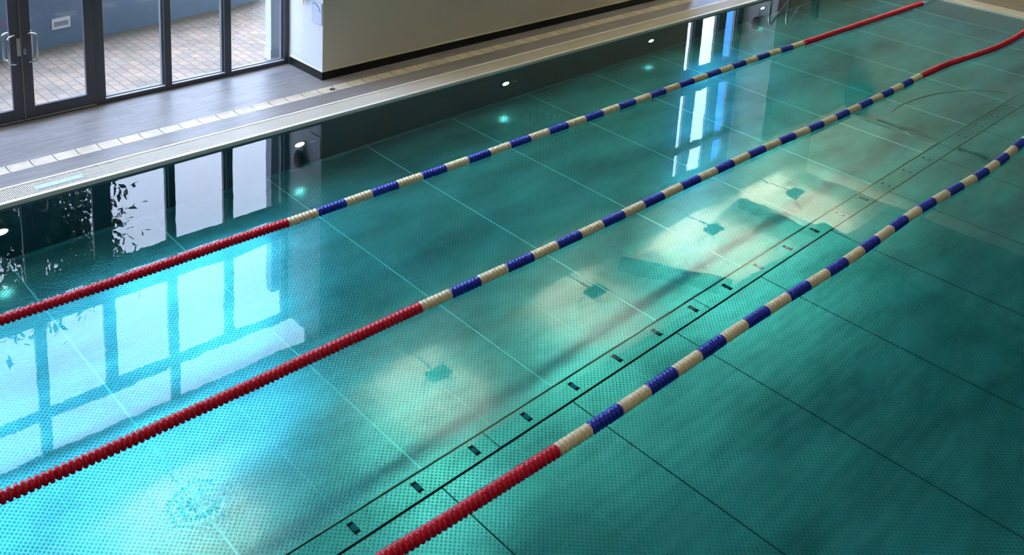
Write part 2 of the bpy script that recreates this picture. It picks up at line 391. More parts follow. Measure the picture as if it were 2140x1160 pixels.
# underwater lamps on the left wall
M_LAMP = mat('lamp_glass', (0.9, 0.9, 0.85), 0.3, emit=(1.0, 0.93, 0.78), estr=4)
def pool_lamp(x, y, z, side, label, power, plate=False):
    t = thing('pool_lamp', label, 'lamp', (x, y, z), group='underwater lamps')
    s = -side
    bm = bmesh.new(); disc(bm, (0, 0, 0), (0, s, 0), 0.135, 0.012, 32, 0.085); obj('ring', bm, mat_ring, t, True)
    bm = bmesh.new(); disc(bm, (0, 0, 0), (0, s, 0), 0.088, 0.008, 32); obj('lens', bm, M_LAMP, t)
    if plate:
        bm = bmesh.new()
        disc(bm, (0.235, 0, -0.01), (0, s, 0), 0.055, 0.008, 24)
        for v in bm.verts: v.co.x = 0.235 + (v.co.x - 0.235) * 1.3; v.co.z = -0.01 + (v.co.z + 0.01) * 0.7
        o = obj('side_plate', bm, M_STEELD, t)
    a = area('pool_lamp_light', (0, s * 0.012, 0), (PI / 2 if side > 0 else -PI / 2, 0, 0), 0.15, 0.15, power, (1.0, 0.93, 0.78), t)
    a.rotation_euler = (-PI / 2, 0, 0) if side > 0 else (PI / 2, 0, 0)
    return t
mat_ring = mat('lamp_ring', (0.10, 0.10, 0.09), 0.4, 0.5)
LP = 0.5
for x, lb, pl in [(-2.56, 'round underwater lamp left of the window reflections, at the left frame edge', False),
                  (1.76, 'round underwater lamp glowing in the mirrored white wall end', True),
                  (6.15, 'round underwater lamp with an oval plate beside it on the dark pool wall', True),
                  (10.43, 'small round underwater lamp on the dark wall left of the tall window reflections', False),
                  (14.75, 'round underwater lamp beside the handrails at the far left corner', False)]:
    pool_lamp(x, Y1 - 0.001, -0.70, 1, lb, LP, pl)
for k in range(5):
    t = pool_lamp(-4.5 + 4.32 * k, Y0 + 0.001, -0.70, -1, 'round underwater lamp on the right pool wall', LP * 0.8)

# ------------------------------------------------------------------ coping, gutter and deck (left side)
struct('trim_6', bx(X0 - 0.3, X1 + 0.05, -0.02, 0.045, -0.03, ZD, 0.006), M_WHITE, 'white pool rim beside the grating')
struct('trim_7', bx(X0 - 0.3, X1 + 0.5, 0.385, 0.43, -0.2, ZD + 0.004, 0.004), M_WHITE, 'white edge strip on the deck side of the grating')
struct('gutter', bx(X0 - 0.3, X1 + 0.5, 0.02, 0.41, -0.25, -0.12), mat('gutter_dark', (0.02, 0.022, 0.025), 0.5), 'dark overflow gutter under the grating')
bm = bmesh.new()
pitch = 0.0222
n = int((X1 + 0.5 - X0) / pitch)
for k in range(n):
    x = X0 + k * pitch
    box(bm, x, x + 0.0105, 0.045, 0.385, ZD - 0.03, ZD - 0.001)
for y in (0.12, 0.215, 0.31):
    box(bm, X0, X1 + 0.5, y - 0.004, y + 0.004, ZD - 0.028, ZD - 0.003)
g = obj('overflow_grating', bm, mat('grate_plastic', (0.66, 0.62, 0.54), 0.45, 0, 0.08, 3))
tag(g, 'long off-white slatted overflow grating along the left pool edge', 'grating')
# faded sticker strip on the grating
t = thing('grating_sign', 'faded pale blue sign strip lying on the overflow grating', 'sign', (-1.755, 0.183, ZD))
bm = bmesh.new(); box(bm, -0.30, 0.30, -0.055, 0.06, 0.0, 0.004)
obj('sign_plate', bm, mat('pale_blue_plate', (0.42, 0.60, 0.80), 0.4, 0, 0.1, 12), t)
for cx in (-0.22, -0.06, 0.04, 0.21):
    bm = bmesh.new()
    for dx, dy, w, h_ in ((0, 0, .05, .012), (-.02, .015, .02, .01), (.022, -.018, .03, .009), (.0, -.03, .022, .008)):
        box(bm, cx + dx - w / 2 * 1.4, cx + dx + w / 2 * 1.4, dy - h_ / 2, dy + h_ / 2, 0.004, 0.0052)
    obj('faded_mark', bm, M_WHITE, t)

struct('floor', bx(X0 - 3, X1 + 4, 0.43, 0.822, -0.3, ZD), M_DECK, 'grey plank tiles between grating and tan channel')
bm = bmesh.new(); box(bm, X0 - 3, X1 + 4, 1.058, WY + 0.02, -0.3, ZD)
struct('floor_1', bm, M_DECK, 'grey plank tile deck beside the windows')
# shallow tan channel
bm = bmesh.new()
prof = [(0.822, 0.0), (0.835, 0.0), (0.87, -0.008), (0.94, -0.014), (1.01, -0.008), (1.045, 0.0), (1.058, 0.0)]
va = [bm.verts.new((X0 - 3, y, ZD + 0.001 + z)) for y, z in prof]; vb = [bm.verts.new((X1 + 4, y, ZD + 0.001 + z)) for y, z in prof]
ga = [bm.verts.new((X0 - 3, y, -0.3)) for y in (0.822, 1.058)]; gb = [bm.verts.new((X1 + 4, y, -0.3)) for y in (0.822, 1.058)]
for i in range(len(prof) - 1): bm.faces.new((va[i], va[i + 1], vb[i + 1], vb[i]))
bm.faces.new((va[0], vb[0], gb[0], ga[0])); bm.faces.new((va[-1], ga[1], gb[1], vb[-1])); bm.faces.new((ga[0], gb[0], gb[1], ga[1]))
struct('trim_8', bm, M_TAN, 'shallow channel of tan tiles in the deck')
t = thing('floor_drain', 'small round black drain hole in the tan channel near the wall corner', 'drain', (2.99, 0.935, ZD - 0.012))
bm = bmesh.new(); disc(bm, (0, 0, 0), (0, 0, 1), 0.052, 0.006, 28, 0.044); obj('rim', bm, M_STEELD, t, False)
bm = bmesh.new(); disc(bm, (0, 0, 0.0), (0, 0, 1), 0.046, 0.003, 28); obj('hole', bm, M_BLACK, t)

# far deck and coping
struct('trim_9', bx(X1 - 0.03, X1 + 0.5, Y0 - 0.3, 0.43 - 0.045, -0.05, ZD + 0.005, 0.01), mat('beige_coping', (0.50, 0.46, 0.36), 0.45, 0, 0.06, 4), 'smooth beige coping at the far pool end')
struct('trim_10', bx(X1 - 0.035, X1 - 0.005, Y0, 0.0, -0.02, ZD + 0.012, 0.004), mat('pale_edge', (0.78, 0.74, 0.58), 0.5), 'pale edge line at the far pool end')
struct('floor_2', bx(X1 + 0.5, X1 + 4, -16, 0.43, -0.3, ZD), M_FARDECK, 'brown stone deck beyond the far end')
struct('floor_3', bx(-9, X1 + 0.5, -16, Y0 - 0.0, -0.3, ZD), M_DECK)
struct('floor_4', bx(-9, X0 - 0.0, Y0, 0.43, -0.3, ZD), M_DECK)

# ------------------------------------------------------------------ left wall block, skirting, upper walls, ceiling
WX0, WX1, WP2 = PX, 13.72, 17.88
def wall_block(name, xa, xb, lbl):
    bm = bx(xa, xb, PY, WY + 0.25, ZD - 0.1, 5.05)
    o = struct(name, bm, M_WALL, lbl)
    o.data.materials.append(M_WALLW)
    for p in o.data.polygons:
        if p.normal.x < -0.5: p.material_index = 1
    return o
wall_block('wall_left', WX0, WX1, 'cream wall block beside the deck with a bright white end face')
wall_block('wall_left_far', WP2, X1 + 4, 'second wall block past the far windows')
def skirting(i, xa, xb):
    bm = bmesh.new()
    box(bm, xa - 0.012, xb, PY - 0.012, PY, ZD, ZD + 0.148); box(bm, xa - 0.012, xa, PY, WY - 0.06, ZD, ZD + 0.148)
    o = struct('baseboard_left' if i == 0 else 'baseboard_left_far', bm, M_BASE, 'black tile skirting round the foot of the wall')
    bm = bmesh.new()
    box(bm, xa - 0.014, xb, PY - 0.014, PY + 0.002, ZD + 0.148, ZD + 0.168); box(bm, xa - 0.014, xa + 0.002, PY + 0.002, WY - 0.06, ZD + 0.148, ZD + 0.168)
    struct('trim_11' if i == 0 else 'trim_12', bm, M_CREAM, 'cream bead on top of the black skirting')
skirting(0, WX0, WX1); skirting(1, WP2, X1 + 4)
ZT = 5.98
struct('wall_left_upper', bx(-9, X1 + 4, WY, WY + 0.25, ZT, CZ), M_CEIL)
struct('wall_left_middle', bx(3.62, 13.72, WY, WY + 0.25, 5.05, ZT), M_CEIL)
struct('wall_left_end', bx(17.88, X1 + 4, WY, WY + 0.25, 5.05, ZT), M_CEIL)
struct('wall_far', bx(X1 + 4, X1 + 4.2, -16.2, WY + 0.25, -0.3, CZ), M_CEIL)
M_WALLD = mat('grey_plaster', (0.22, 0.24, 0.24), 0.85, 0, 0.06, 1.0)
struct('wall_right', bx(-9, X1 + 4, -16.2, -16, -0.3, CZ), M_WALLD)
struct('wall_near', bx(-9.2, -9, -16.2, WY + 0.25, -0.3, CZ), M_WALLD)
struct('ceiling', bx(-9.2, X1 + 4.2, -0.6, WY + 0.25, CZ, CZ + 0.2), M_CEIL)
struct('ceiling_main', bx(-9.2, X1 + 4.2, -16.2, -0.6, CZ, CZ + 0.2), mat('dark_ceiling', (0.24, 0.26, 0.25), 0.9, 0, 0.1, 0.8))

# ceiling beams, seen mirrored in the water
def beam(name_lbl, pts, w, h):
    bm = bmesh.new()
    a, b = Vector(pts[0]), Vector(pts[1]); d = (b - a); ln = d.length
    box(bm, 0, ln, -w / 2, w / 2, -h, 0)
    o = obj('ceiling_beam', bm, M_BEAM); o['kind'] = 'structure'; o['label'] = name_lbl
    o.location = a; o.rotation_euler = (0, 0, math.atan2(d.y, d.x))
beam('long ceiling beam along the left side', ((-9, -0.55, CZ), (19.2, -0.55, CZ)), 0.7, 0.16)
beam('cross beam near the far end', ((19.3, -0.1, CZ), (16.6, -8.5, CZ)), 0.35, 0.35)
beam('cross beam over lane one', ((13.2, 2.4, CZ), (14.6, -0.2, CZ)), 0.30, 0.3)
beam('short brace beam', ((18.9, 2.4, CZ), (19.2, -0.3, CZ)), 0.22, 0.25)
beam('diagonal brace beam', ((18.3, -1.0, CZ), (14.9, -2.3, CZ)), 0.14, 0.2)
beam('second diagonal brace beam', ((17.6, -4.4, CZ), (13.6, -5.6, CZ)), 0.14, 0.2)
k = 0
for y0_, n_ in ((-1.5, 9), (-4.6, 10)):
    bm = bmesh.new()
    for i in range(n_):
        y = y0_ - i * 0.30; box(bm, 14.2 - 0.25 * i, 17.9 - 0.30 * (i + k * 8), y - 0.09, y, CZ - 0.14, CZ - 0.02)
    o = obj('ceiling_slats', bm, M_SLAT); o['kind'] = 'structure'; k += 1
bm = bmesh.new()
for i in range(16):
    y = -2.0 - i * 0.32; box(bm, 6.0, 13.4, y - 0.10, y, CZ - 0.14, CZ - 0.02)
o = obj('ceiling_slats', bm, M_SLAT); o['kind'] = 'structure'

# wall-mounted uplights under the ceiling (mirrored as bright patches)
M_FIX = mat('fixture_metal', (0.16, 0.22, 0.22), 0.5, 0.2)
UP = []
def uplight(x, y, z, label, power):
    t = thing('uplight', label, 'lamp', (x, y, z), group='uplights under the ceiling')
    bm = bmesh.new(); box(bm, -0.27, 0.27, -0.17, 0.17, -0.05, 0.04, 0.02); obj('housing', bm, M_FIX, t)
    bm = bmesh.new(); tube(bm, [(0, 0, -0.01), (0, (WY - y), -0.01)], 0.018); obj('bracket', bm, M_FIX, t)
    bm = bmesh.new(); box(bm, -0.19, 0.19, -0.09, 0.09, 0.04, 0.046); obj('lens', bm, mat_upl, t)
    area('uplight_light', (0, 0, 0.06), (PI, 0, 0), 0.36, 0.16, power, (1.0, 0.92, 0.74), t)
    a = area('uplight_beam', (-0.1, -0.05, 0.07), (PI - 0.35, 0.45, 0), 0.2, 0.12, 1000, (1.0, 0.96, 0.86), t, spread=0.75)
mat_upl = mat('uplight_lens', (0.9, 0.9, 0.8), 0.3, emit=(1.0, 0.9, 0.7), estr=12)
for i, (x, y) in enumerate([(0.6, 1.45), (6.1, 1.45), (11.1, 1.45), (16.1, 1.45), (20.0, 1.2)]):
    uplight(x, y, 7.2, ['uplight mirrored in the rippled patch at the bottom left', 'uplight mirrored between second rope and floor strip, nearest the bottom', 'uplight mirrored near the middle of the second lane strip',
                        'uplight mirrored just below the far part of the second rope', 'uplight mirrored beside the cream ceiling patch, farthest of the row'][i], [300, 240, 320, 800, 1000][i])

# added unseen panels for ambient fill, set over the near end
for i, (x, y) in enumerate([(-6, -6), (-6, -10), (-6, -14), (-1.5, -9.5), (-1.5, -13.5), (3, -12.5), (8, -14), (13, -14), (18, -14)]):
    t = thing('fill_panel', 'added flat square fill light, unseen, over the near side of the hall', 'lamp', (x, y, CZ - 0.06), group='added fill lights')
    bm = bmesh.new(); box(bm, -0.6, 0.6, -0.6, 0.6, 0, 0.06, 0.01); obj('housing', bm, M_WHITE, t)
    bm = bmesh.new(); box(bm, -0.55, 0.55, -0.55, 0.55, -0.006, 0); obj('diffuser', bm, mat('diffuser', (0.9, 0.9, 0.85), 0.5, emit=(1, 0.86, 0.62), estr=1.5), t)
    area('fill_panel_light', (0, 0, -0.02), (0, 0, 0), 1.1, 1.1, 22, (1.0, 0.86, 0.64), t)

# ------------------------------------------------------------------ window banks
ROWS = [(ZD + 0.07, 2.75), (2.96, 3.25), (3.40, 5.02), (5.13, 5.93)]
def bank(idx, xa, xb, rowposts, lbl):
    # rowposts: for each glazed row the list of (x0, x1) dark uprights
    t = thing('window_%d' % idx, lbl, 'window', (0, WY, ZD)); t['kind'] = 'structure'
    del t['category']
    fm = bmesh.new()
    lim = [0.0, ROWS[0][1] - ZD, ROWS[1][1] - ZD, ROWS[2][1] - ZD, ZT - ZD + 0.02]
    for r, posts in enumerate(rowposts):
        for a, b in posts: box(fm, a, b, -0.02, 0.13, lim[r], lim[r + 1])
    hz = [(ZD, ROWS[0][0])] + [(ROWS[i][1], ROWS[i + 1][0]) for i in range(3)] + [(ROWS[3][1], ZT + 0.02)]
    for q, (a, b) in enumerate(hz):
        box(fm, xa, xb if q < 3 else max(p[1] for p in rowposts[3]), -0.018, 0.128, a - ZD, b - ZD)
    obj('frame', fm, M_FRAME, t)
    for r, (z0, z1) in enumerate(ROWS):
        ps = sorted(rowposts[r])
        for i in range(len(ps) - 1):
            x0, x1 = ps[i][1], ps[i + 1][0]
            if x1 - x0 < 0.2: continue
            if r == 0 and idx == 1 and x0 > -2.7 and x1 < -0.2: continue
            bm = bmesh.new(); w = 0.028
            box(bm, x0, x0 + w, 0.035, 0.10, z0 - ZD, z1 - ZD); box(bm, x1 - w, x1, 0.035, 0.10, z0 - ZD, z1 - ZD)
            box(bm, x0 + w, x1 - w, 0.035, 0.10, z0 - ZD, z0 - ZD + w); box(bm, x0 + w, x1 - w, 0.035, 0.10, z1 - ZD - w, z1 - ZD)
            obj('glazing_bead', bm, M_FRAMEIN, t)
            bm = bmesh.new(); vs = [bm.verts.new(p) for p in ((x0, 0.07, z0 - ZD), (x1, 0.07, z0 - ZD), (x1, 0.07, z1 - ZD), (x0, 0.07, z1 - ZD))]; bm.faces.new(vs)
            obj('pane', bm, M_GLASS, t)
    return t
P1 = [(-9.0, -8.9), (-7.9, -7.8), (-6.8, -6.7), (-5.7, -5.6), (-4.65, -4.55), (-3.62, -3.50), (-2.62, -2.48), (-0.345, -0.205), (0.775, 0.885), (1.835, 1.955), (2.985, PX)]
P1M = P1 + [(-1.43, -1.32)]
P1T = [(-9.0, -8.9), (-7.9, -7.8), (-5.7, -5.6), (-3.62, -3.50), (-1.43, -1.32), (0.775, 0.885), (3.56, 3.62)]
b1 = bank(1, -9.0, PX, [P1, P1M, P1M, P1T], 'tall dark framed window front beside the deck')
P2 = [(WX1, WX1 + 0.08), (14.5, 14.6), (15.58, 15.92), (16.69, 17.04), (17.60, WP2)]
bank(2, WX1, WP2, [P2] * 4, 'second dark framed window front at the far end')

# sloping light sills in front of the panes (bright inner ledge)
for i, (a, b) in enumerate([(-0.205, 0.775), (0.885, 1.835), (1.955, 2.985)]):
    bm = bmesh.new(); box(bm, a, b, -0.018, 0.036, 0.0, 0.014)
    o = obj('sill', bm, mat('light_sill', (0.5, 0.52, 0.56), 0.35, 0.3), b1); o.location = (0, 0, ROWS[0][0] - ZD)

# double door
def door(idx, xa, xb, hinge_right, lbl):
    t = thing('door_%d' % idx, lbl, 'door', (xa, WY - 0.035, ZD + 0.012)); t['kind'] = 'structure'; del t['category']
    w = xb - xa; H = 2.66
    fm = bmesh.new(); st = 0.145
    box(fm, 0.003, st, 0, 0.06, 0, H, 0.003); box(fm, w - st, w - 0.003, 0, 0.06, 0, H, 0.003)
    box(fm, st, w - st, 0, 0.06, 0, 0.20, 0.002); box(fm, st, w - st, 0, 0.06, H - 0.14, H, 0.002)
    obj('leaf_frame', fm, M_FRAME, t)
    bm = bmesh.new(); box(bm, 0.01, w - 0.01, -0.012, 0.0, 0.012, 0.03); obj('drip_rail', bm, M_STEELD, t)
    bm = bmesh.new(); vs = [bm.verts.new(p) for p in ((st, 0.03, 0.2), (w - st, 0.03, 0.2), (w - st, 0.03, H - .14), (st, 0.03, H - .14))]; bm.faces.new(vs); obj('pane', bm, M_GLASS, t)
    # D handles inside and outside
    hx = 0.09 if not hinge_right else w - 0.09
    sgn = 1 if not hinge_right else -1
    for side in (-1, 1):
        y0 = 0.0 if side < 0 else 0.06
        dx = sgn * 0.11
        zt, zb = 1.36, 0.92
        pts = []
        yd = side * 0.085
        pts.append((hx, y0, zt))
        for a in range(0, 7):
            an = a / 6 * PI / 2; pts.append((hx + dx * math.sin(an) * 0.95, y0 + yd * (0.6 + 0.4 * math.sin(an)), zt - 0.045 * (1 - math.cos(an))))
        pts2 = [(p[0], p[1], zb + (zt - p[2])) for p in reversed(pts)]
        bm = bmesh.new(); tube(bm, pts + pts2, 0.0155, 12); obj('handle', bm, M_STEEL, t, True)
    if hinge_right:
        bm = bmesh.new(); box(bm, w - 0.055, w - 0.003, -0.004, 0.0, 1.02, 1.29, 0.001); obj('lock_plate', bm, M_STEELD, t)
    else:
        bm = bmesh.new(); box(bm, 0.03, 0.065, -0.005, 0.0, 1.03, 1.12, 0.002); o = obj('keyhole_plate', bm, M_STEEL, t)
        bm = bmesh.new(); box(bm, 0.043, 0.052, -0.007, -0.005, 1.05, 1.10, 0.001); obj('keyhole', bm, M_BLACK, o)
    return t
door(1, -2.47, -1.412, True, 'left leaf of the glazed double door')
door(2, -1.408, -0.35, False, 'right leaf of the glazed double door with keyhole plate')
bm = bmesh.new(); box(bm, -2.48, -0.345, WY - 0.05, WY - 0.036, ZD, ZD + 0.006); struct('trim_13', bm, M_STEELD, 'door threshold')
bm = bmesh.new(); box(bm, -1.4145, -1.4055, WY - 0.046, WY - 0.036, ZD + 0.02, 2.6); struct('trim_14', bm, mat('seal_gold', (0.35, 0.30, 0.22), 0.4, 0.5), 'narrow metal seal between the door leaves')

# ------------------------------------------------------------------ things on the white wall end
t = thing('notice', 'A4 pool notice in a clear holder on the white wall end', 'notice', (PX - 0.001, 1.535, 1.225), -PI / 2)
bm = bmesh.new(); box(bm, -0.15, 0.15, -0.012, 0.0, -0.20, 0.20, 0.004); obj('holder', bm, mat('clear_holder', (0.55, 0.57, 0.62), 0.2, 0, 0.03), t)
bm = bmesh.new(); box(bm, -0.128, 0.128, -0.0135, -0.012, -0.18, 0.18); pg = obj('sheet', bm, mat('notice_sheet', (0.62, 0.66, 0.80), 0.5, 0, 0.08, 30), t)
for q in range(3):
    bm = bmesh.new()
    for r in range(9):
        wv = random.uniform(0.03, 0.055); box(bm, -0.105 + q * 0.075, -0.105 + q * 0.075 + wv, -0.0145, -0.0135, -0.16 + r * 0.026, -0.153 + r * 0.026)
    obj('printed_column', bm, mat('notice_print', (0.30, 0.34, 0.52), 0.6), pg)
bm = bmesh.new()
for k in range(10):
    a0 = PI * 0.12 + k * 0.12
    box(bm, -0.09 + 0.19 * math.sin(a0) - 0.02, -0.09 + 0.19 * math.sin(a0) + 0.012, -0.0148, -0.0135, 0.02 + 0.14 * math.cos(a0) - 0.01, 0.02 + 0.14 * math.cos(a0) + 0.015)
obj('picture_arc', bm, mat('notice_arc', (0.36, 0.40, 0.62), 0.6), pg)
bm = bmesh.new(); box(bm, -0.12, -0.03, -0.015, -0.0135, 0.135, 0.165, 0.0); obj('blue_logo', bm, mat('logo_blue', (0.05, 0.42, 0.85), 0.5), pg)
t = thing('notice', 'pale blank sheet on the white wall end, behind the clear holder', 'notice', (PX - 0.001, 1.74, 1.36), -PI / 2)
bm = bmesh.new(); box(bm, -0.05, 0.05, -0.005, 0.0, -0.13, 0.16, 0.001); obj('sheet', bm, mat('blank_sheet', (0.70, 0.70, 0.74), 0.6), t)
def bag(x, label):
    t = thing('throw_bag', label, 'rescue bag', (x - 0.001, 1.93, 1.62), -PI / 2)
    bm = bmesh.new()
    prof = [(-0.19, 0.02), (-0.17, 0.075), (-0.10, 0.12), (0.0, 0.14), (0.09, 0.12), (0.15, 0.085), (0.17, 0.04)]
    rings = [[bm.verts.new((r * math.cos(a * PI / 10), -0.09 + 0.085 * (r / 0.14) * math.sin(a * PI / 10), z)) for a in range(20)] for z, r in prof]
    for i in range(len(rings) - 1):
        for k in range(20): bm.faces.new((rings[i][k], rings[i][(k + 1) % 20], rings[i + 1][(k + 1) % 20], rings[i + 1][k]))
    bm.faces.new(rings[0]); bm.faces.new(rings[-1])
    obj('bag', bm, mat('dark_red_cloth', (0.13, 0.02, 0.02), 0.7, 0, 0.3, 20), t, True)
    bm = bmesh.new(); tube(bm, [(0.0, -0.05, -0.17), (0.004, -0.03, -0.25), (-0.004, -0.02, -0.35)], 0.008, 8); obj('cord', bm, mat('yellow_cord', (0.75, 0.62, 0.15), 0.6), t, True)
    bm = bmesh.new(); box(bm, -0.03, 0.03, -0.02, 0.0, 0.10, 0.2, 0.003); obj('hook', bm, M_STEELD, t)
bag(PX, 'dark red bag with a yellow cord hanging on the white wall end')
bag(WP2, 'dark red bag on the far wall end, mirrored beside the handrails')
# scribbles low on the white end
bm = bmesh.new()
pts = []
for k in range(26):
    pts.append((PX - 0.0015, 2.30 - 0.026 * k, 0.30 + 0.018 * math.sin(k * 1.3) - 0.002 * k))
for a in range(len(pts) - 1): tube(bm, [pts[a], pts[a + 1]], 0.004, 4)
tag(obj('scuff_marks', bm, mat('faint_blue', (0.50, 0.56, 0.72), 0.8)), 'faint blue scuff marks low on the white wall end', 'scuff marks')

# ------------------------------------------------------------------ lane ropes
def float_mesh(name, m, n=8, length=0.427, R=0.066):
    bm = bmesh.new(); seg = 24; pitch = length / n
    prof = [(0.0, 0.60), (0.12, 0.64), (0.20, 0.88), (0.34, 1.0), (0.62, 1.0), (0.76, 0.90), (0.86, 0.64)]
    rings = []
    for d in range(n):
        ph = (d % 2) * PI / 8
        for f, r in prof:
            x = (d + f) * pitch
            rings.append([bm.verts.new((x, R * r * (1 - (0.045 if r > 0.85 else 0) * (0.5 + 0.5 * math.cos(8 * (k * 2 * PI / seg) + ph * 8))) * math.cos(k * 2 * PI / seg), R * r * (1 - (0.045 if r > 0.85 else 0) * (0.5 + 0.5 * math.cos(8 * (k * 2 * PI / seg) + ph * 8))) * math.sin(k * 2 * PI / seg))) for k in range(seg)])
    for i in range(len(rings) - 1):
        for k in range(seg): bm.faces.new((rings[i][k], rings[i][(k + 1) % seg], rings[i + 1][(k + 1) % seg], rings[i + 1][k]))
    bm.faces.new(rings[0]); bm.faces.new(rings[-1])
    bmesh.ops.recalc_face_normals(bm, faces=bm.faces)
    me = bpy.data.meshes.new(name); bm.to_mesh(me); bm.free(); me.materials.append(m)
    for p in me.polygons: p.use_smooth = True
    return me
MR = float_mesh('red_float', mat('red_plastic', (0.56, 0.003, 0.028), 0.32, 0, 0.2, 8))
MW = float_mesh('white_float', mat('ivory_plastic', (0.80, 0.70, 0.48), 0.42, 0, 0.12, 14))
MB = float_mesh('blue_float', mat('blue_plastic', (0.006, 0.026, 0.40), 0.32, 0, 0.25, 10))
SEG = 0.42713
YS = [
 [-2.522, -2.518, -2.517, -2.511, -2.508, -2.515, -2.513, -2.51, -2.504, -2.493, -2.49, -2.48, -2.481, -2.485, -2.475, -2.465, -2.470, -2.459, -2.458, -2.445, -2.444, -2.435, -2.438, -2.43, -2.432, -2.425, -2.425, -2.435, -2.445, -2.46],
 [-4.983, -4.990, -4.992, -4.994, -4.995, -4.992, -4.990, -4.986, -4.983, -4.976, -4.970, -4.964, -4.962, -4.958, -4.955, -4.953, -4.957, -4.965, -4.977, -4.990, -4.999, -5.004, -5.003, -4.996, -4.990, -4.983, -4.974, -4.962, -4.948, -4.936],
 [-7.466, -7.472, -7.470, -7.468, -7.463, -7.456, -7.451, -7.449, -7.452, -7.460, -7.472, -7.486, -7.494, -7.488, -7.476, -7.464, -7.454, -7.453, -7.465, -7.485, -7.508, -7.525, -7.537, -7.532, -7.510, -7.482, -7.452, -7.45, -7.46, -7.47]]
XO = [0.0, 0.1165, -0.334]
# centre lines of the red ends (x, y) before and after the striped part
LEFT = [[(-6.1, -2.47), (-3.35, -2.488), (-2.58, -2.504), (-1.68, -2.51), (-0.67, -2.49)], [(-6.1, -4.95), (-4.14, -4.953), (-3.67, -4.986), (-3.14, -4.981), (-2.57, -4.988), (-1, -4.985)], [(-6.1, -7.40), (-2.14, -7.41), (-1.79, -7.437), (-1.3, -7.449), (-0.79, -7.452)]]
RIGHT = [[(18.2, -2.50)], [(13.6, -4.93), (14.6, -5.03), (15.8, -5.12), (17.0, -5.10), (18.2, -5.0)], [(18.2, -7.4)]]
labels = ['lane rope nearest the left pool edge, red ended with ivory and blue floats', 'middle lane rope, red ended with ivory and blue floats', 'nearest lane rope on the right with the largest floats']
for k in range(3):
    ctrl = LEFT[k] + [(XO[k] + i * SEG, y) for i, y in enumerate(YS[k])] + RIGHT[k]
    ctrl.sort()
    def yat(x, c=ctrl):
        if x <= c[0][0]: return c[0][1]
        for (a, ya), (b, yb) in zip(c, c[1:]):
            if x <= b: 
                f = (x - a) / (b - a); return ya + (yb - ya) * f
        return c[-1][1]
    def ys(x, f=yat): return sum(f(x + d) for d in (-0.3, -0.15, 0, 0.15, 0.3)) / 5
    r = thing('lane_rope', labels[k], 'lane rope', (X0, ys(X0), 0.025), group='lane ropes across the pool')
    x = XO[k] + SEG * 29; i1 = int((18.2 - x) / SEG) ; i0 = int((XO[k] - X0 - 0.15) / SEG)
    for i in range(-i0, 29 + i1):
        xa, xb = XO[k] + i * SEG, XO[k] + (i + 1) * SEG
        ya, yb = ys(xa), ys(xb)
        if i < 0 or i >= 29: me, nm = MR, 'red_float'
        elif i % 2 == 0: me, nm = MW, 'ivory_float'
        else: me, nm = MB, 'blue_float'
        o = bpy.data.objects.new(nm, me); C.objects.link(o); o.parent = r
        o.location = (xa - X0, ya - r.location.y, random.uniform(-0.002, 0.002)); o.rotation_euler = (random.uniform(-0.4, 0.4), 0, math.atan2(yb - ya, xb - xa))
        o.scale.x = math.hypot(xb - xa, yb - ya) / SEG
    thin_line = [(x - X0, ys(x) - r.location.y, 0) for x in [X0 + 0.02 + j * (X1 - X0 - 0.04) / 60 for j in range(61)]]
    bm = bmesh.new(); tube(bm, thin_line, 0.006, 8); obj('thin_line', bm, M_STEELD, r, True)
    bm = bmesh.new(); yy = ys(18.4) - r.location.y
    xe = XO[k] + SEG * (29 + i1) - X0
    tube(bm, [(xe + 0.02, yy, 0.0), (xe + 0.12, yy, 0.0), (xe + 0.24, yy, 0.015), (X1 - X0 - 0.05, yy, 0.015)], 0.016, 10)
    tube(bm, [(xe + 0.16 + 0.045 * math.cos(a * PI / 8), yy + 0.045 * math.sin(a * PI / 8), 0.02) for a in range(16)], 0.010, 8, True)
    obj('tension_hook', bm, M_STEELD, r, True)

# ------------------------------------------------------------------ handrails by the far left corner (mirrored in the water)
def rail(x, y, h, lbl):
    t = thing('handrail', lbl, 'handrail', (x, y, 0), group='chrome handrails')
    pts = [(0, 0, ZD), (0, 0, h - 0.12)]
    for a in range(1, 8):
        an = a / 8 * PI * 0.85; pts.append((0.09 * (1 - math.cos(an)), 0.0, h - 0.12 + 0.12 * math.sin(an)))
    pts.append((1.35, 0.0, ZD + 0.06)); pts.append((1.38, 0, ZD))
    bm = bmesh.new(); tube(bm, pts, 0.032, 12); obj('rail', bm, M_STEEL, t, True)
rail(15.95, 0.47, 0.95, 'left chrome handrail mirrored at the top edge beside the far wall end')
rail(17.05, 0.60, 1.18, 'right chrome handrail loop mirrored at the top edge')
t = thing('wall_speaker', 'large dark rounded speaker high on the far wall, mirrored above the middle rope', 'speaker', (X1 + 4.0, 0.95, 4.7))
bm = bmesh.new(); tube(bm, [(-0.01, 0, 0), (-0.14, 0, 0), (-0.30, 0, 0), (-0.34, 0, 0)], [0.36, 0.42, 0.40, 0.34], 32)
for v in bm.verts: v.co.z *= 1.25
obj('cabinet', bm, M_BLACK, t, True)
bm = bmesh.new(); disc(bm, (-0.34, 0, 0), (-1, 0, 0), 0.33, 0.012, 32); obj('grille', bm, mat('speaker_grille', (0.02, 0.03, 0.03), 0.8), t)
bm = bmesh.new(); tube(bm, [(0.0, 0, 0.2), (-0.12, 0, 0.2)], 0.05, 10); obj('bracket', bm, M_STEELD, t)
t = thing('equipment_post', 'dark equipment post on the far deck, mirrored right of the handrails', 'post', (18.72, 0.72, ZD))
bm = bmesh.new(); box(bm, -0.13, 0.13, -0.13, 0.13, 0, 0.04, 0.01); obj('foot', bm, M_BLACK, t)
bm = bmesh.new(); box(bm, -0.09, 0.09, -0.09, 0.09, 0.04, 1.25, 0.02); obj('post', bm, M_BLACK, t)
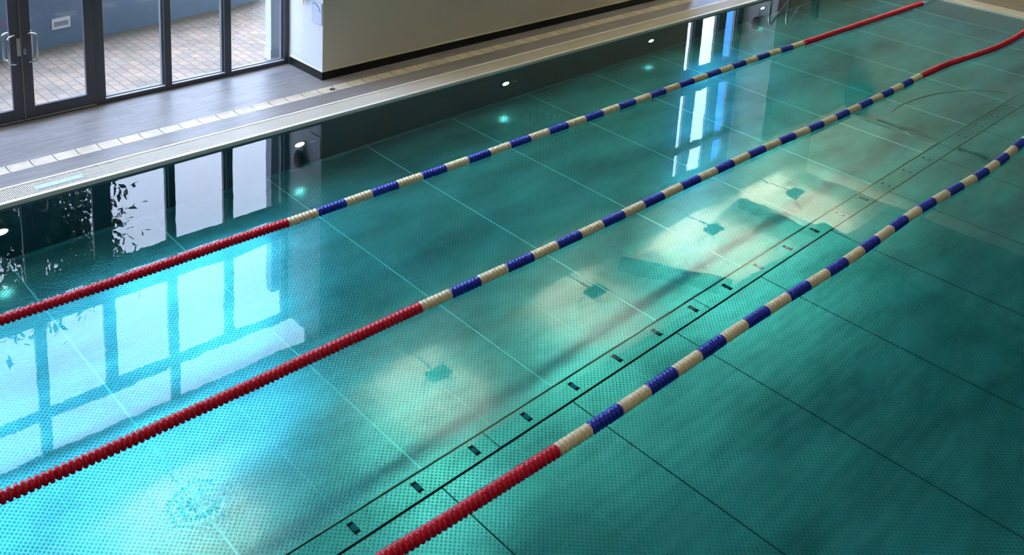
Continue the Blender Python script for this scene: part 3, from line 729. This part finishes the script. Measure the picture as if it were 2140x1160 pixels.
bm = bmesh.new(); box(bm, -0.15, 0.32, -0.06, 0.06, 0.62, 0.74, 0.015); obj('arm', bm, M_BLACK, t)

# reflected arc drawn as a thin dark tube on the pool floor
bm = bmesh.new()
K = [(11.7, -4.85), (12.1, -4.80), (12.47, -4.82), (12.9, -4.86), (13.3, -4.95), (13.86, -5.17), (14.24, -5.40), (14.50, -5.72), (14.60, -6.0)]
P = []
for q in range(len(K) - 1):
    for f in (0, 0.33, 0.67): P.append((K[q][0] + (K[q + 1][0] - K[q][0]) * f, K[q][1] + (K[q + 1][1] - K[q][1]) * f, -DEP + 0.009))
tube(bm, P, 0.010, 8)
tag(obj('thin_line', bm, M_BLACK, smooth=True), 'reflected arc drawn as a thin dark line on the pool floor beyond the pale cross band', 'thin_line')

# ------------------------------------------------------------------ outside
struct('ground', bx(-14, 40, WY + 0.13, 40, -0.3, ZD - 0.002), M_PAVE, 'block paving outside the windows')
ang = math.atan2(0.60, 4.0)
bm = bx(0, 22, 0, 0.3, 0, 1.55)
o = struct('wall_outside', bm, M_BLUEWALL, 'blue rendered garden wall outside the windows')
WLX, WLY = -8.1, 5.484 - 7.95 * math.tan(ang)
o.location = (WLX, WLY, ZD - 0.05); o.rotation_euler = (0, 0, ang)
o.scale = (12.95 / 22, 1, 1)
def on_wall(x): return WLY + (x - WLX) * math.tan(ang)
t = thing('step_light', 'rectangular steel step light set in the blue garden wall', 'lamp', (0.295, on_wall(0.295) - 0.002, 0.465), ang)
bm = bmesh.new(); box(bm, -0.175, 0.175, -0.012, 0, -0.10, -0.055, 0.003); box(bm, -0.175, 0.175, -0.012, 0, 0.035, 0.105, 0.003); box(bm, -0.175, -0.135, -0.012, 0, -0.055, 0.035, 0.003); box(bm, 0.135, 0.175, -0.012, 0, -0.055, 0.035, 0.003)
obj('bezel', bm, mat('pale_steel', (0.62, 0.60, 0.60), 0.4, 0.5), t)
bm = bmesh.new(); box(bm, -0.135, 0.135, -0.004, 0, -0.055, 0.035); obj('lens', bm, mat('grey_lens', (0.22, 0.26, 0.30), 0.3), t)
t = thing('column', 'slim white panelled column outside, next to the right-hand window jamb', 'column', (2.975, 2.80, ZD))
bm = bmesh.new(); box(bm, -0.10, 0.12, -0.10, 0.12, 0.0, 0.22, 0.006); obj('foot', bm, mat('column_foot', (0.55, 0.62, 0.72), 0.6), t)
bm = bmesh.new(); box(bm, -0.085, 0.105, -0.085, 0.105, 0.22, 4.6, 0.006); box(bm, -0.088, 0.108, -0.088, 0.108, 0.85, 0.862); obj('shaft', bm, mat('column_white', (0.50, 0.55, 0.64), 0.5, 0.1), t)

lv = [(1.23, 4.849), (0.706, 3.605), (0.641, 2.778), (1.52, 3.85), (2.177, 4.819), (1.996, 4.131), (1.864, 3.613), (3.224, 5.56), (3.15, 5.187), (2.961, 4.72), (3.517, 4.831), (3.539, 4.481), (3.879, 5.092), (3.224, 4.293), (2.948, 4.161), (3.097, 3.75), (3.25, 3.545), (1.803, 3.316), (4.2, 5.6), (4.3, 5.8)]
lm = []
for k, c in enumerate([(0.62, 0.58, 0.40), (0.55, 0.50, 0.12), (0.25, 0.20, 0.10)]):
    bm = bmesh.new(); out = [(-0.03, 0, 0), (-0.012, 0.014, 0.006), (0.012, 0.016, 0.008), (0.034, 0, 0.003), (0.012, -0.015, 0.008), (-0.012, -0.013, 0.005)]
    top = [bm.verts.new((x, y, z + 0.003)) for x, y, z in out]; bot = [bm.verts.new((x, y, z)) for x, y, z in out]
    bm.faces.new(top); bm.faces.new(list(reversed(bot)))
    for a in range(6): bm.faces.new((top[a], bot[a], bot[(a + 1) % 6], top[(a + 1) % 6]))
    me = bpy.data.meshes.new('leaf'); bm.to_mesh(me); bm.free(); me.materials.append(mat('leaf_colour', c, 0.7)); lm.append(me)
for i, (x, y) in enumerate(lv):
    o = bpy.data.objects.new('fallen_leaf', lm[[0, 0, 1, 0, 2][i % 5]]); C.objects.link(o)
    o.location = (x, y, ZD); o.rotation_euler = (0, 0, random.uniform(0, 6)); s = random.uniform(0.7, 1.3); o.scale = (s, s, 1)
    tag(o, 'small fallen leaf lying on the block paving outside', 'leaf', 'fallen leaves on the paving')

# building beyond the far window bank, its corner seen mirrored in the water
t = thing('building', 'light blue building outside the far windows, seen mirrored in the water', 'building', (27.2, 3.78, ZD), 0.0)
bm = bx(0, 16, 0, 5.7, 0, 14); obj('wall', bm, mat('blue_glazed_facade', (0.045, 0.15, 0.46), 0.12, 1.0, 0.06, 0.5), t)
bm = bmesh.new()
for zz in (3.2, 6.4, 9.6): box(bm, -0.04, 0.0, 0, 5.7, zz, zz + 0.12)
obj('floor_band', bm, M_FRAME, t)

# trees beyond the garden wall
M_BARK = mat('bark', (0.07, 0.055, 0.04), 0.9, 0, 0.2, 8)
M_LEAF = mat('tree_leaves', (0.035, 0.07, 0.025), 0.7, 0, 0.35, 3)
def tree(x, y, h, rad, n, lbl, seed):
    n = int(n * 2.6)
    random.seed(seed)
    t = thing('tree', lbl, 'tree', (x, y, ZD), group='trees beyond the garden wall')
    bm = bmesh.new(); tube(bm, [(0, 0, 0), (0.1, 0.05, h * 0.3), (0.0, 0.1, h * 0.6), (0.1, 0, h * 0.85)], [0.2, 0.16, 0.11, 0.04], 10)
    tips = []
    for k in range(16):
        a = random.uniform(0, 2 * PI); z0 = random.uniform(0.3, 0.8) * h; l_ = rad * random.uniform(0.6, 1.0)
        tip = (l_ * math.cos(a), l_ * math.sin(a), z0 + random.uniform(0.1, 0.3) * h); tips.append(tip)
        tube(bm, [(0.05, 0.05, z0), ((tip[0]) * 0.5, tip[1] * 0.5, z0 + (tip[2] - z0) * 0.6), tip], [0.06, 0.04, 0.01], 6)
    obj('trunk', bm, M_BARK, t, True)
    bm = bmesh.new()
    cl = [Vector(p) for p in tips] + [Vector((random.gauss(0, rad * 0.4), random.gauss(0, rad * 0.4), random.uniform(0.25, 1.0) * h)) for _ in range(46)]
    for _ in range(n):
        c = random.choice(cl) + Vector((random.gauss(0, 0.5), random.gauss(0, 0.5), random.gauss(0, 0.42)))
        u = Vector((random.gauss(0, 1), random.gauss(0, 1), random.gauss(0, 1))).normalized(); v = u.orthogonal().normalized()
        s = random.uniform(0.10, 0.2)
        vs = [bm.verts.new(c + u * s * a + v * s * b) for a, b in ((-1, 0), (0, 0.5), (1, 0), (0, -0.5))]
        bm.faces.new(vs)
    obj('foliage', bm, M_LEAF, t)
tree(1.6, 13.2, 8.3, 2.0, 8500, 'leafy tree mirrored left of the door reflection', 3)
tree(-5.2, 14.2, 8.2, 2.2, 7500, 'leafy tree mirrored at the left frame edge', 5)
tree(5.3, 18.3, 8.0, 2.0, 7000, 'leafy tree whose branches are mirrored in the first tall pane', 9)
